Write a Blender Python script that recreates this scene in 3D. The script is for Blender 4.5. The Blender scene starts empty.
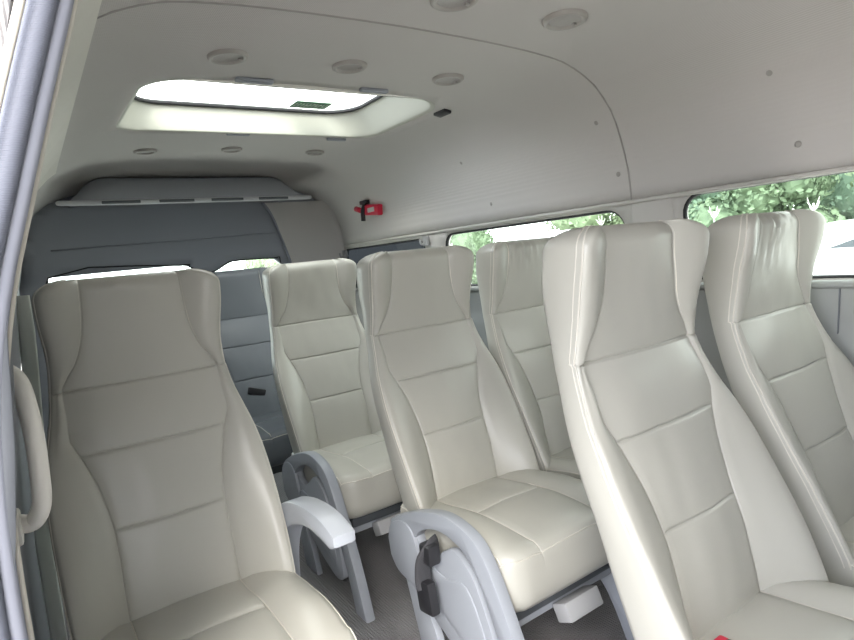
import bpy, bmesh, math, random
from mathutils import Vector, Matrix, noise
from mathutils.geometry import delaunay_2d_cdt
random.seed(7)
sc = bpy.context.scene
COL = sc.collection

# ------------------------------------------------------------------ camera
cd = bpy.data.cameras.new('camera'); cam = bpy.data.objects.new('camera', cd); COL.objects.link(cam)
cd.sensor_width = 36.0; cd.lens = 36.0 * 585.86 / 854.0; cd.clip_start = 0.02; cd.clip_end = 200
_r = Vector((.8172, -.5681, -.0971)).normalized(); _f = Vector((.5583, .8225, -.1084)).normalized()
_u = _r.cross(_f).normalized(); _r = _f.cross(_u).normalized()
cam.matrix_world = Matrix(((_r.x, _u.x, -_f.x, -.444), (_r.y, _u.y, -_f.y, -.527), (_r.z, _u.z, -_f.z, 1.06), (0, 0, 0, 1)))
sc.camera = cam
# ------------------------------------------------------------------ world, sun, exposure
W = bpy.data.worlds.new('overcast_sky'); sc.world = W; W.use_nodes = True
wn = W.node_tree; wn.nodes.clear()
wo = wn.nodes.new('ShaderNodeOutputWorld'); wb = wn.nodes.new('ShaderNodeBackground')
wb.inputs[0].default_value = (.95, .98, 1.0, 1); wb.inputs[1].default_value = 5.0
wt = wn.nodes.new('ShaderNodeTexCoord'); wsx = wn.nodes.new('ShaderNodeSeparateXYZ'); wr_ = wn.nodes.new('ShaderNodeValToRGB')
wm = wn.nodes.new('ShaderNodeMath'); wm.operation = 'MULTIPLY_ADD'; wm.inputs[1].default_value = .5; wm.inputs[2].default_value = .5
wn.links.new(wt.outputs['Generated'], wsx.inputs[0]); wn.links.new(wsx.outputs[0], wm.inputs[0]); wn.links.new(wm.outputs[0], wr_.inputs[0])
wr_.color_ramp.elements[0].position = .1; wr_.color_ramp.elements[0].color = (1.30, 1.34, 1.46, 1)
wr_.color_ramp.elements[1].position = .75; wr_.color_ramp.elements[1].color = (1.02, 1.01, .99, 1)
wn.links.new(wr_.outputs[0], wb.inputs[0]); wn.links.new(wb.outputs[0], wo.inputs[0])
sd = bpy.data.lights.new('sun', 'SUN'); sd.energy = 5.5; sd.angle = math.radians(30); sd.color = (1, .95, .88)
sun = bpy.data.objects.new('sun', sd); COL.objects.link(sun)
sun.rotation_euler = Vector((.45, .62, -.64)).to_track_quat('-Z', 'Y').to_euler()
sun.location = (-4, -3, 8)
sc.view_settings.view_transform = 'Standard'; sc.view_settings.look = 'None'
sc.view_settings.gamma = 1.0; sc.view_settings.use_curve_mapping = False
sc.view_settings.exposure = 0.22

# ------------------------------------------------------------------ materials
def mat(name, col, rough=.5, metal=0, spec=.5, bump=None, var=None, coat=0):
    m = bpy.data.materials.new(name); m.use_nodes = True
    nt = m.node_tree; b = nt.nodes['Principled BSDF']
    b.inputs['Base Color'].default_value = (*col, 1); b.inputs['Roughness'].default_value = rough
    b.inputs['Metallic'].default_value = metal; b.inputs['Specular IOR Level'].default_value = spec
    b.inputs['Coat Weight'].default_value = coat
    tc = nt.nodes.new('ShaderNodeTexCoord')
    if var:
        n = nt.nodes.new('ShaderNodeTexNoise'); n.inputs['Scale'].default_value = var[0]; n.inputs['Detail'].default_value = 4
        nt.links.new(tc.outputs['Object'], n.inputs['Vector'])
        r = nt.nodes.new('ShaderNodeMix'); r.data_type = 'RGBA'
        r.inputs[6].default_value = (*[c * (1 - var[1]) for c in col], 1); r.inputs[7].default_value = (*[min(1, c * (1 + var[1])) for c in col], 1)
        nt.links.new(n.outputs['Fac'], r.inputs[0]); nt.links.new(r.outputs[2], b.inputs['Base Color'])
    prev = None
    for kind, scale, strength, dist in (bump or []):
        if kind == 'noise':
            t = nt.nodes.new('ShaderNodeTexNoise'); t.inputs['Scale'].default_value = scale; t.inputs['Detail'].default_value = 3; o = t.outputs['Fac']
        elif kind == 'voronoi':
            t = nt.nodes.new('ShaderNodeTexVoronoi'); t.inputs['Scale'].default_value = scale; o = t.outputs['Distance']
        else:
            t = nt.nodes.new('ShaderNodeTexWave'); t.inputs['Scale'].default_value = scale; t.bands_direction = kind; o = t.outputs['Fac']
            t.inputs['Distortion'].default_value = .4
        nt.links.new(tc.outputs['Object'], t.inputs['Vector'])
        bp = nt.nodes.new('ShaderNodeBump'); bp.inputs['Strength'].default_value = strength; bp.inputs['Distance'].default_value = dist
        nt.links.new(o, bp.inputs['Height'])
        if prev: nt.links.new(prev.outputs[0], bp.inputs['Normal'])
        prev = bp
    if prev: nt.links.new(prev.outputs[0], b.inputs['Normal'])
    return m

def glass(name, tint, ior=1.45, ref=.9):
    m = bpy.data.materials.new(name); m.use_nodes = True; nt = m.node_tree; nt.nodes.clear()
    o = nt.nodes.new('ShaderNodeOutputMaterial'); mx = nt.nodes.new('ShaderNodeMixShader')
    t = nt.nodes.new('ShaderNodeBsdfTransparent'); t.inputs[0].default_value = (*tint, 1)
    g = nt.nodes.new('ShaderNodeBsdfGlossy'); g.inputs[0].default_value = (ref, ref, ref, 1); g.inputs[1].default_value = .03
    lw = nt.nodes.new('ShaderNodeLayerWeight'); lw.inputs[0].default_value = .5
    pw = nt.nodes.new('ShaderNodeMath'); pw.operation = 'POWER'; pw.inputs[1].default_value = 5
    fr = nt.nodes.new('ShaderNodeMath'); fr.operation = 'MULTIPLY_ADD'; fr.inputs[1].default_value = .9; fr.inputs[2].default_value = .04
    nt.links.new(lw.outputs['Facing'], pw.inputs[0]); nt.links.new(pw.outputs[0], fr.inputs[0])
    nt.links.new(fr.outputs[0], mx.inputs[0]); nt.links.new(t.outputs[0], mx.inputs[1]); nt.links.new(g.outputs[0], mx.inputs[2])
    nt.links.new(mx.outputs[0], o.inputs[0]); return m

M = {}
M['vinyl'] = mat('cream_grey_vinyl', (.455, .444, .396), .33, spec=.5, bump=[('noise', 9, .12, .01), ('voronoi', 420, .10, .0006)], var=(5, .04))
M['vinyl_back'] = mat('rear_row_vinyl', (.455, .444, .396), .36, spec=.5, bump=[('noise', 9, .12, .01)], var=(5, .04))  # same colour as the main vinyl, slightly rougher, without the fine grain
M['charcoal'] = mat('charcoal_vinyl', (.15, .165, .185), .42, bump=[('noise', 9, .12, .01)])
M['piping'] = mat('edge_piping_vinyl', (.62, .595, .53), .5)
M['stitch'] = mat('pale_stitching', (.70, .665, .58), .55)
M['seam'] = mat('seam_thread', (.42, .39, .33), .6)
M['headliner'] = mat('ribbed_headliner', (.57, .545, .525), .95, spec=.1, bump=[('X', 75, .25, .002), ('noise', 300, .15, .001)], var=(3, .02))
M['trim'] = mat('pillar_plastic', (.55, .53, .50), .55, bump=[('noise', 250, .05, .001)])
M['door_trim'] = mat('door_frame_plastic', (.27, .28, .33), .5, bump=[('noise', 250, .05, .001)])
M['beige_edge'] = mat('beige_edging', (.66, .62, .54), .5)
M['wall'] = mat('lower_wall_plastic', (.34, .35, .34), .6, bump=[('noise', 250, .06, .001)])
M['wall_dark'] = mat('wall_shade_joint_plastic', (.17, .18, .20), .7, bump=[('noise', 250, .06, .001)])  # wall plastic darkened for the left wall's shade; also the joint line
M['rear_dark'] = mat('tailgate_trim', (.30, .315, .35), .7, bump=[('noise', 250, .06, .001)])
M['duct'] = mat('duct_cloth', (.38, .395, .43), .9, spec=.1, bump=[('noise', 250, .1, .001)])
M['duct_lip'] = mat('duct_lip_plastic', (.55, .56, .58), .5)
M['grey_plastic'] = mat('grey_blue_plastic', (.33, .35, .385), .36, bump=[('noise', 350, .04, .0006)])
M['arm_plastic'] = mat('light_grey_plastic', (.42, .445, .485), .36)
M['dark_metal'] = mat('dark_painted_metal', (.10, .11, .12), .45, metal=.3)
M['black'] = mat('black_plastic', (.022, .022, .025), .38)
M['webbing'] = mat('black_webbing', (.045, .045, .05), .7, bump=[('Y', 200, .3, .001)])
M['pale_strip'] = mat('pale_strip', (.75, .78, .74), .8)
M['rubber'] = mat('black_rubber', (.018, .018, .02), .6, bump=[('Z', 90, .5, .004)])
M['seal_grey'] = mat('ribbed_seal', (.15, .16, .20), .6, bump=[('Z', 170, .25, .001)])
M['red'] = mat('red_plastic', (.60, .015, .05), .4)
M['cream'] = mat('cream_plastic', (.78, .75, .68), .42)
M['sun_rim'] = mat('sunroof_rim_plastic', (.50, .50, .44), .5)
M['lamp_ring'] = mat('lamp_ring_plastic', (.38, .355, .33), .35)
M['lamp_lens'] = mat('lamp_lens_plastic', (.36, .34, .325), .4, bump=[('voronoi', 180, .4, .001)])
M['button'] = mat('headliner_button_plastic', (.36, .34, .32), .6)
M['sticker'] = mat('green_sticker', (.08, .20, .12), .5)
M['sticker_ink'] = mat('sticker_pale_ink', (.55, .7, .58), .5)
M['white_plastic'] = mat('white_plastic', (.36, .36, .365), .4)
M['floor'] = mat('ribbed_floor_vinyl', (.20, .19, .195), .62, bump=[('X', 38, .5, .004), ('Y', 38, .4, .004)], var=(6, .15))
M['side_glass'] = glass('side_glass', (.78, .88, .84))
M['dark_glass'] = glass('privacy_glass', (.010, .012, .014), ref=.08)
M['screen_glass'] = glass('dimmed_windscreen_glass', (.22, .25, .24))  # tint darkened to cut light through the unseen windscreen
M['clear_glass'] = glass('sunroof_glass', (.90, .95, .92))
M['car_white'] = mat('white_car_paint', (.80, .80, .80), .25, coat=.6)
M['car_glass'] = mat('car_window_glass', (.03, .035, .04), .12)
M['tyre'] = mat('tyre_rubber', (.02, .02, .02), .8)
M['chrome'] = mat('wheel_alloy', (.5, .5, .52), .3, metal=.9)
M['leaf'] = mat('leaves', (.15, .21, .12), .7, var=(.6, .35))
M['leaf2'] = mat('leaves_pale', (.22, .28, .16), .7, var=(.6, .35))
M['leaf3'] = mat('leaves_dark', (.10, .155, .10), .7, var=(.6, .35))
M['bark'] = mat('bark', (.09, .065, .045), .9, bump=[('noise', 12, .5, .03)])
M['ground'] = mat('pale_pavement', (.55, .535, .50), .9, var=(.7, .1), bump=[('noise', 30, .3, .01)])
M['reed'] = mat('dry_white_reed', (.80, .80, .74), .7)

# ------------------------------------------------------------------ helpers
def obj(name, bm, material, parent=None, smooth=True, angle=None, loc=None):
    me = bpy.data.meshes.new(name); bm.normal_update(); bm.to_mesh(me); bm.free()
    me.materials.append(material)
    if smooth:
        for p in me.polygons: p.use_smooth = True
        if angle is not None:
            me.set_sharp_from_angle(angle=math.radians(angle))
    o = bpy.data.objects.new(name, me); COL.objects.link(o)
    if parent: o.parent = parent
    if loc: o.location = loc
    return o

def tag(o, label, cat, group=None, kind=None):
    if label: o['label'] = label
    if cat: o['category'] = cat
    if group: o['group'] = group
    if kind: o['kind'] = kind
    return o

def thing(name, label, cat, loc=(0, 0, 0), rz=0, group=None):
    o = bpy.data.objects.new(name, None); COL.objects.link(o); o.location = loc; o.rotation_euler = (0, 0, rz)
    o.empty_display_size = .1
    return tag(o, label, cat, group)

def struct(o):
    o['kind'] = 'structure'; return o

def copy_tree(o, parent=None):
    c = o.copy(); COL.objects.link(c)
    if parent: c.parent = parent
    for ch in list(o.children): copy_tree(ch, c)
    return c

def tube(bm, pts, r, n=8, closed=False, caps=True, flat=None):
    """swept tube; r a number or list; flat=(a,b) elliptical scale"""
    pts = [Vector(p) for p in pts]; N = len(pts); rings = []
    up = Vector((0, 0, 1)); prev = None
    for i, p in enumerate(pts):
        if closed: t = pts[(i + 1) % N] - pts[i - 1]
        else: t = pts[min(i + 1, N - 1)] - pts[max(i - 1, 0)]
        t.normalize()
        if prev is None:
            a = up if abs(t.dot(up)) < .9 else Vector((1, 0, 0))
            x = t.cross(a).normalized()
        else:
            x = (prev - t * prev.dot(t)).normalized()
        prev = x; yv = t.cross(x)
        rr = r[i] if isinstance(r, (list, tuple)) else r
        fa, fb = flat or (1, 1)
        rings.append([bm.verts.new(p + x * math.cos(2 * math.pi * k / n) * rr * fa + yv * math.sin(2 * math.pi * k / n) * rr * fb) for k in range(n)])
    for i in range(N if closed else N - 1):
        a, b = rings[i], rings[(i + 1) % N]
        for k in range(n):
            bm.faces.new((a[k], a[(k + 1) % n], b[(k + 1) % n], b[k]))
    if caps and not closed:
        bm.faces.new(rings[0][::-1]); bm.faces.new(rings[-1])

def box(bm, c, s, bev=0, rot=None, seg=2):
    r = bmesh.ops.create_cube(bm, size=1)
    vs = r['verts']
    bmesh.ops.scale(bm, vec=s, verts=vs)
    if bev:
        es = list({e for v in vs for e in v.link_edges})
        rb = bmesh.ops.bevel(bm, geom=es, offset=bev, segments=seg, profile=.5, affect='EDGES')
        vs = list({v for f in rb['faces'] for v in f.verts} | {v for v in vs if v.is_valid})
    if rot is not None: bmesh.ops.rotate(bm, cent=(0, 0, 0), matrix=rot, verts=vs)
    bmesh.ops.translate(bm, vec=c, verts=vs)

def prism(bm, poly, x0, x1, bev=.004, axis='x'):
    """poly in (y,z) (axis x) extruded from x0 to x1, edges softened"""
    mp = {'x': lambda a, b, c: (c, a, b), 'y': lambda a, b, c: (a, c, b), 'z': lambda a, b, c: (a, b, c)}[axis]
    v0 = [bm.verts.new(mp(a, b, x0)) for a, b in poly]; v1 = [bm.verts.new(mp(a, b, x1)) for a, b in poly]
    n = len(poly); fs = [bm.faces.new(v0), bm.faces.new(v1[::-1])]
    for i in range(n): fs.append(bm.faces.new((v0[i], v1[i], v1[(i + 1) % n], v0[(i + 1) % n])))
    bmesh.ops.recalc_face_normals(bm, faces=fs)
    if bev:
        es = list(set(fs[0].edges) | set(fs[1].edges))
        bmesh.ops.bevel(bm, geom=es, offset=bev, segments=2, profile=.5, affect='EDGES')

def catmull(pts, n=6, closed=False):
    P = [Vector(p) for p in pts]; N = len(P); out = []
    rng = range(N) if closed else range(N - 1)
    for i in rng:
        p0 = P[i - 1] if (closed or i > 0) else P[i]; p1 = P[i]; p2 = P[(i + 1) % N]
        p3 = P[(i + 2) % N] if (closed or i + 2 < N) else p2
        for k in range(n):
            t = k / n
            out.append(.5 * ((2 * p1) + (p2 - p0) * t + (2 * p0 - 5 * p1 + 4 * p2 - p3) * t * t + (3 * p1 - p0 - 3 * p2 + p3) * t ** 3))
    if not closed: out.append(P[-1])
    return out

def lerp(x, tab):
    if x <= tab[0][0]: return tab[0][1]
    for (a, b), (c, d) in zip(tab, tab[1:]):
        if x <= c: return b + (d - b) * (x - a) / (c - a)
    return tab[-1][1]

def smooth_tab(tab, n=8):
    """resample a table through a catmull curve"""
    return [(p.x, p.y) for p in catmull([(a, b, 0) for a, b in tab], n)]

def rrect(x0, x1, y0, y1, r, n=6):
    """rounded rectangle loop; r a number or four radii (x1y1, x0y1, x0y0, x1y0)"""
    r4 = r if isinstance(r, (tuple, list)) else (r,) * 4
    out = []
    for (sx, sy, a0), rr in zip(((1, 1, 0), (-1, 1, 90), (-1, -1, 180), (1, -1, 270)), r4):
        cx = (x1 - rr) if sx > 0 else (x0 + rr); cy = (y1 - rr) if sy > 0 else (y0 + rr)
        for k in range(n + 1):
            a = math.radians(a0 + 90 * k / n); out.append((cx + rr * math.cos(a), cy + rr * math.sin(a)))
    return out

def inside(p, poly):
    x, y = p; c = False; n = len(poly)
    for i in range(n):
        x1, y1 = poly[i]; x2, y2 = poly[(i + 1) % n]
        if (y1 > y) != (y2 > y) and x < (x2 - x1) * (y - y1) / (y2 - y1) + x1: c = not c
    return c

def sheet(outer, holes, fn, du, dv, thick=0.0, jitter=0):
    """triangulated sheet in a (u,v) domain with holes, mapped by fn to 3-D"""
    pts = []; edges = []
    def loop(lp):
        b = len(pts); n = len(lp)
        pts.extend(Vector((a, c)) for a, c in lp); edges.extend((b + i, b + (i + 1) % n) for i in range(n))
    def dens(lp):
        o = []
        for i in range(len(lp)):
            a, b = lp[i], lp[(i + 1) % len(lp)]
            k = max(1, int(math.ceil(max(abs(b[0] - a[0]) / du, abs(b[1] - a[1]) / dv))))
            o += [(a[0] + (b[0] - a[0]) * j / k, a[1] + (b[1] - a[1]) * j / k) for j in range(k)]
        return o
    outer = dens(outer); holes = [dens(h) for h in holes]
    loop(outer)
    for h in holes: loop(h)
    us = [p[0] for p in outer]; vs = [p[1] for p in outer]
    nu = int((max(us) - min(us)) / du); nv = int((max(vs) - min(vs)) / dv)
    allp = list(pts)
    for i in range(1, nu):
        for j in range(1, nv):
            q = (min(us) + (max(us) - min(us)) * i / nu, min(vs) + (max(vs) - min(vs)) * j / nv)
            if inside(q, outer) and not any(inside(q, h) for h in holes):
                if min((abs(p[0] - q[0]) / du) ** 2 + (abs(p[1] - q[1]) / dv) ** 2 for p in allp) > .12:
                    pts.append(Vector(q))
    V, E, F, *_ = delaunay_2d_cdt(pts, edges, [], 0, 1e-6)
    bm = bmesh.new(); bv = [bm.verts.new(fn(p.x, p.y)) for p in V]
    for f in F:
        c = (sum(V[i].x for i in f) / len(f), sum(V[i].y for i in f) / len(f))
        if inside(c, outer) and not any(inside(c, h) for h in holes):
            bm.faces.new([bv[i] for i in f])
    for v in [v for v in bm.verts if not v.link_faces]: bm.verts.remove(v)
    return bm

# ------------------------------------------------------------------ van shell
CX = .41
HALF = [(0, .915), (.3, .915), (.6, .905), (.75, .895), (.9, .868), (1.05, .855), (1.175, .842), (1.23, .838), (1.291, .830), (1.386, .800),
        (1.456, .767), (1.514, .714), (1.54, .680), (1.567, .626), (1.592, .545), (1.604, .43), (1.609, .35), (1.614, .2), (1.617, 0)]
def halfw(z): return lerp(z, HALF)
# arc-length profile of the headliner from the right window line over the roof to the left
HP = catmull([(d, z, 0) for z, d in HALF if z >= 1.175], 4)
prof = [(CX + p.x, p.y) for p in HP] + [(CX - p.x, p.y) for p in HP[::-1][1:]]
S = [0.0]
for a, b in zip(prof, prof[1:]): S.append(S[-1] + math.hypot(b[0] - a[0], b[1] - a[1]))
def at_s(s):
    s = min(max(s, 0), S[-1])
    for i in range(len(S) - 1):
        if s <= S[i + 1] + 1e-9:
            t = (s - S[i]) / (S[i + 1] - S[i]); return (prof[i][0] + (prof[i + 1][0] - prof[i][0]) * t, prof[i][1] + (prof[i + 1][1] - prof[i][1]) * t)
def s_left(z):      # arc position on the left flank at height z
    for i in range(len(prof) - 1, 0, -1):
        if prof[i - 1][1] >= z >= prof[i][1]:
            t = (z - prof[i][1]) / max(1e-9, prof[i - 1][1] - prof[i][1]); return S[i] + (S[i - 1] - S[i]) * t
def s_x(x):         # arc position by x on the flat of the roof
    for i in range(len(prof) - 1):
        if prof[i][0] >= x >= prof[i + 1][0] and prof[i][1] > 1.5:
            t = (prof[i][0] - x) / (prof[i][0] - prof[i + 1][0]); return S[i] + (S[i + 1] - S[i]) * t
Y0, Y1 = -2.3, 2.92
def rear(y): return max(0, y - 2.0) / .92
def hp(y, s):
    x, z = at_s(s); k = rear(y)
    if z > 1.3: z -= .07 * k * k * (z - 1.3) / .317
    return Vector((x, y, z))
def ceil_z(x, y):
    return hp(y, s_x(x)).z
SR = rrect(-.10, .905, 1.20, 1.805, (.13, .10, .10, .13), 8)       # sunroof opening (x, y)
sr_loop = [(y, s_x(x)) for x, y in SR]
sl = s_left(1.42)
ceil_outer = [(Y0, 0), (Y1, 0), (Y1, S[-1]), (.05, S[-1]), (.05, sl + .06), (.04, sl + .03), (.02, sl + .01), (-.01, sl), (-.86, sl), (-.90, sl + .05), (-.90, S[-1]), (Y0, S[-1])]
bm = sheet(ceil_outer, [sr_loop], hp, .08, .05)
ceiling = struct(obj('ceiling', bm, M['headliner']))
m = ceiling.modifiers.new('solid', 'SOLIDIFY'); m.thickness = .03; m.offset = 1

# right wall with three windows
def wr(y, z): return Vector((CX + halfw(z), y, z))
W1 = rrect(-.32, .525, .90, 1.171, .065); W2 = rrect(.735, 1.765, .90, 1.155, .07); W3 = rrect(1.93, 2.84, .90, 1.15, .06)
bm = sheet([(Y0, 0), (Y1, 0), (Y1, 1.175), (Y0, 1.175)], [W1, W2, W3], wr, .09, .06)
wall_right = struct(obj('wall_right', bm, M['trim']))
m = wall_right.modifiers.new('solid', 'SOLIDIFY'); m.thickness = .03; m.offset = 1
for k, (w, gm) in enumerate(((W1, 'side_glass'), (W2, 'side_glass'), (W3, 'dark_glass'))):
    cy = sum(p[0] for p in w) / len(w); c = Vector((CX + .86, cy, 1.03))
    bm = bmesh.new(); tube(bm, [wr(y, z) + Vector((.010, 0, 0)) - c for y, z in w], .009, 8, closed=True)
    fr = struct(obj('window_%d' % (k + 1), bm, M['rubber'], loc=c))
    bm = sheet(w, [], lambda y, z: wr(y, z) + Vector((.016, 0, 0)) - c, .12, .08)
    obj('pane', bm, M[gm], fr)
# left wall behind the doorway
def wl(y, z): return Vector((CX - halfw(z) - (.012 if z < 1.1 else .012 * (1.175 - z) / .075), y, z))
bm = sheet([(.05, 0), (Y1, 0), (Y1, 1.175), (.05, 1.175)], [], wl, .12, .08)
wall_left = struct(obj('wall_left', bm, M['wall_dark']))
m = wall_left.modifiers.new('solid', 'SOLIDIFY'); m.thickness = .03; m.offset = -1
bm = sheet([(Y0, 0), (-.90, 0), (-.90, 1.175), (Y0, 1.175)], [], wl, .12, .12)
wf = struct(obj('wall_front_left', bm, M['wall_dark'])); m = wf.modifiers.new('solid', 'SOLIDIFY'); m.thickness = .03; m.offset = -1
# unseen front wall, added to cut light from ahead, with a small windscreen opening
WS = rrect(CX - .70, CX + .70, 1.02, 1.34, .10)
bm = sheet([(CX - .93, 0), (CX + .93, 0), (CX + .88, .9), (CX + .86, 1.18), (CX + .80, 1.40), (CX + .68, 1.55), (CX + .4, 1.61), (CX - .4, 1.61), (CX - .68, 1.55), (CX - .80, 1.40), (CX - .86, 1.18), (CX - .88, .9)], [WS], lambda x, z: Vector((x, Y0 - .02, z)), .1, .1)
wfr = struct(obj('wall_front', bm, M['wall'])); m = wfr.modifiers.new('solid', 'SOLIDIFY'); m.thickness = .03; m.offset = 0
c = Vector((CX, Y0 - .03, 1.2)); bm = bmesh.new(); tube(bm, [Vector((x, Y0 - .03, z)) - c for x, z in WS], .012, 8, closed=True)
w5 = struct(obj('window_5', bm, M['rubber'], loc=c)); bm = sheet(WS, [], lambda x, z: Vector((x, Y0 - .03, z)) - c, .3, .2); obj('pane', bm, M['screen_glass'], w5)
# rear wall: tailgate inner trim with the rear window in it
def wbk(x, z): return Vector((x, 2.90 - .05 * max(0, z - 1.1), z))
hump = [(-.33, 1.132), (.28, 1.140), (.33, 1.130), (.38, 1.098), (.43, 1.086), (.48, 1.096), (.54, 1.128), (.60, 1.140), (.82, 1.135), (.86, 1.10), (.86, .68), (.80, .64), (-.28, .64), (-.34, .68)]
bm = sheet([(CX - .93, 0), (CX + .93, 0), (CX + .9, .9), (CX + .86, 1.18), (CX + .80, 1.40), (CX + .69, 1.555), (CX - .69, 1.555), (CX - .80, 1.40), (CX - .86, 1.18), (CX - .9, .9)], [hump[::-1]], wbk, .08, .06)
wall_back = struct(obj('wall_back', bm, M['rear_dark']))
m = wall_back.modifiers.new('solid', 'SOLIDIFY'); m.thickness = .03; m.offset = -1
c = Vector((.26, 2.9, .9)); bm = bmesh.new(); tube(bm, [wbk(x, z) - c for x, z in catmull([(a, b, 0) for a, b in hump], 3, True) for x, z in [(x, z)]] if False else [wbk(p.x, p.y) - c for p in catmull([(a, b, 0) for a, b in hump], 3, True)], .004, 8, closed=True)
w4 = struct(obj('window_4', bm, M['rubber'], loc=c))
bm = sheet(hump[::-1], [], lambda x, z: wbk(x, z) + Vector((0, .014, 0)) - c, .12, .08); obj('pane', bm, M['side_glass'], w4)
# pillar trim edging at the right of the tailgate opening and a crease across the tailgate
def corner(u, z):
    xe = lerp(z, [(.5, .93), (1.10, .918), (1.25, .878), (1.40, .823), (1.47, .775)]); x1 = CX + halfw(z) - .004
    return Vector((xe + (x1 - xe) * math.sin(u * math.pi / 2), 2.865 - .06 * (1 - math.cos(u * math.pi / 2)), z))
bm = sheet([(0, .1), (1, .1), (1, 1.46), (0, 1.46)], [], corner, .1, .06); struct(obj('trim_13', bm, M['headliner']))
bm = bmesh.new(); tube(bm, catmull([(.78, 2.865, 1.46), (.82, 2.868, 1.40), (.875, 2.875, 1.25), (.915, 2.88, 1.10), (.93, 2.885, .9), (.93, 2.885, .5)], 5), .009, 8)
struct(obj('trim_1', bm, M['door_trim']))
bm = bmesh.new(); tube(bm, [(-.30, 2.878, 1.262), (.3, 2.874, 1.275), (.84, 2.874, 1.285)], .004, 6)
struct(obj('trim_2', bm, M['rear_dark']))
# light lower lip of the headliner above the right windows
bm = bmesh.new(); tube(bm, [(CX + halfw(1.172) - .004, y, 1.171) for y in [Y0 + .1 * i for i in range(52)]], .007, 8, flat=(.7, 1))
struct(obj('trim_3', bm, M['trim']))
# raised joint of the two roof linings, from window pillar over the roof
bm = bmesh.new(); tube(bm, [hp(.70, s) + Vector((0, 0, 0)) for s in [S[-1] * .93 * i / 70 for i in range(71)]], .0032, 6)
struct(obj('trim_4', bm, M['button']))
# pillar boss between windows one and two
bm = bmesh.new(); box(bm, (0, 0, 0), (.022, .155, .30), .01); 
struct(obj('trim_5', bm, M['trim'], loc=(CX + halfw(1.03) - .006, .63, 1.025)))
# lower wall lining on the right below the windows with a ledge and a joint
bm = sheet([(Y0, .02), (2.85, .02), (2.85, .885), (Y0, .885)], [], lambda y, z: wr(y, z) + Vector((-.012 - (.012 if z < .75 else 0), 0, 0)), .15, .03)
lining = struct(obj('trim_6', bm, M['wall']))
bm = bmesh.new(); tube(bm, [(CX + halfw(.89) - .012, y, .886) for y in (Y0, 0, 1, 2, 2.85)], .011, 8); struct(obj('trim_7', bm, M['wall']))
bm = bmesh.new(); tube(bm, [(CX + halfw(z) - .014, .11 + (.87 - z) * .12, z) for z in (.875, .82, .77, .745)], .002, 6); struct(obj('trim_8', bm, M['wall_dark']))
# floor
bm = sheet([(CX - .93, Y0), (CX + .93, Y0), (CX + .93, 2.92), (CX - .93, 2.92)], [], lambda x, y: Vector((x, y, 0)), .3, .3)
floor = struct(obj('floor', bm, M['floor'], smooth=False)); m = floor.modifiers.new('solid', 'SOLIDIFY'); m.thickness = .04; m.offset = -1

# door frame at the rear edge of the side doorway
XB = [(0, -.492), (.6, -.492), (.77, -.494), (.84, -.493), (.94, -.488), (1.02, -.475), (1.09, -.457), (1.16, -.433), (1.22, -.414), (1.294, -.393), (1.36, -.37), (1.42, -.345)]
def frame_path(off, y):
    P = [(lerp(z, XB) + off, y, z) for z in [.02 + .08 * i for i in range(16)]]
    P += [(lerp(1.32, XB) + off, y - .004, 1.31), (lerp(1.36, XB) + off, y - .025, 1.36), (lerp(1.39, XB) + off, y - .07, 1.40)]
    P += [(lerp(1.42, XB) + off, y - d, 1.42) for d in (.15, .4, .7, .93)]
    return catmull(P, 3)
bm = bmesh.new(); tube(bm, frame_path(-.008, .045), .011, 10); struct(obj('trim_9', bm, M['seal_grey']))
bm = bmesh.new(); tube(bm, frame_path(.004, .055), .0095, 10); struct(obj('trim_10', bm, M['door_trim']))
bm = bmesh.new(); tube(bm, frame_path(.013, .070), .0035, 8); struct(obj('trim_11', bm, M['beige_edge']))
bm = bmesh.new(); tube(bm, frame_path(-.021, .030), .0035, 8); struct(obj('trim_12', bm, M['beige_edge']))
# strip paler than the roof lining along its left shoulder
bm = sheet([(.25, 0), (2.3, 0), (2.3, .07), (.25, .07)], [], lambda y, q: Vector((CX - halfw(1.47 + q) + .006, y, 1.47 + q - (.07 * rear(y) ** 2 * .5))), .2, .012); struct(obj('roof_strip', bm, M['cream']))

# ------------------------------------------------------------------ sunroof
sun_roof = thing('sunroof', 'wide roof hatch with bright glass and pale rim in the ceiling', 'sunroof', (.41, 1.5, 1.61))
O = Vector((.41, 1.5, 1.61))
bm = bmesh.new(); rings = []
for k, (ins, dz) in enumerate(((-.006, -.001), (.0, -.003), (.006, .004), (.012, .02), (.05, .088))):
    lp = rrect(-.10 + ins, .905 - ins * 1.8, 1.20 + ins * .5, 1.805 - ins * .5, (.13, .10, .10, .13), 8)
    ring = []
    for x, y in lp:
        z = ceil_z(min(max(x, -.2), 1.0), y); zz = (z + dz) if dz < .05 else (1.612 + dz)
        ring.append(bm.verts.new(Vector((x, y, zz)) - O))
    rings.append(ring)
for a, b in zip(rings, rings[1:]):
    for i in range(len(a)): bm.faces.new((a[i], a[(i + 1) % len(a)], b[(i + 1) % len(a)], b[i]))
bmesh.ops.recalc_face_normals(bm, faces=bm.faces[:])
obj('rim', bm, M['sun_rim'], sun_roof)
lp = rrect(-.05, .815, 1.225, 1.775, (.13, .10, .10, .13), 8)
bm = bmesh.new(); tube(bm, [Vector((x, y, 1.699)) - O for x, y in lp], .008, 8, closed=True); obj('seal', bm, M['rubber'], sun_roof)
bm = sheet(lp, [], lambda x, y: Vector((x, y, 1.706)) - O, .2, .2); obj('glass_panel', bm, M['clear_glass'], sun_roof)
bm = bmesh.new(); box(bm, (0, 0, 0), (.155, .09, .002), .0005); stk = obj('sticker', bm, M['sticker'], sun_roof, loc=Vector((.605, 1.69, 1.700)) - O)
stk['label'] = 'green sticker with a pale line of characters'
bm = bmesh.new()
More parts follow.
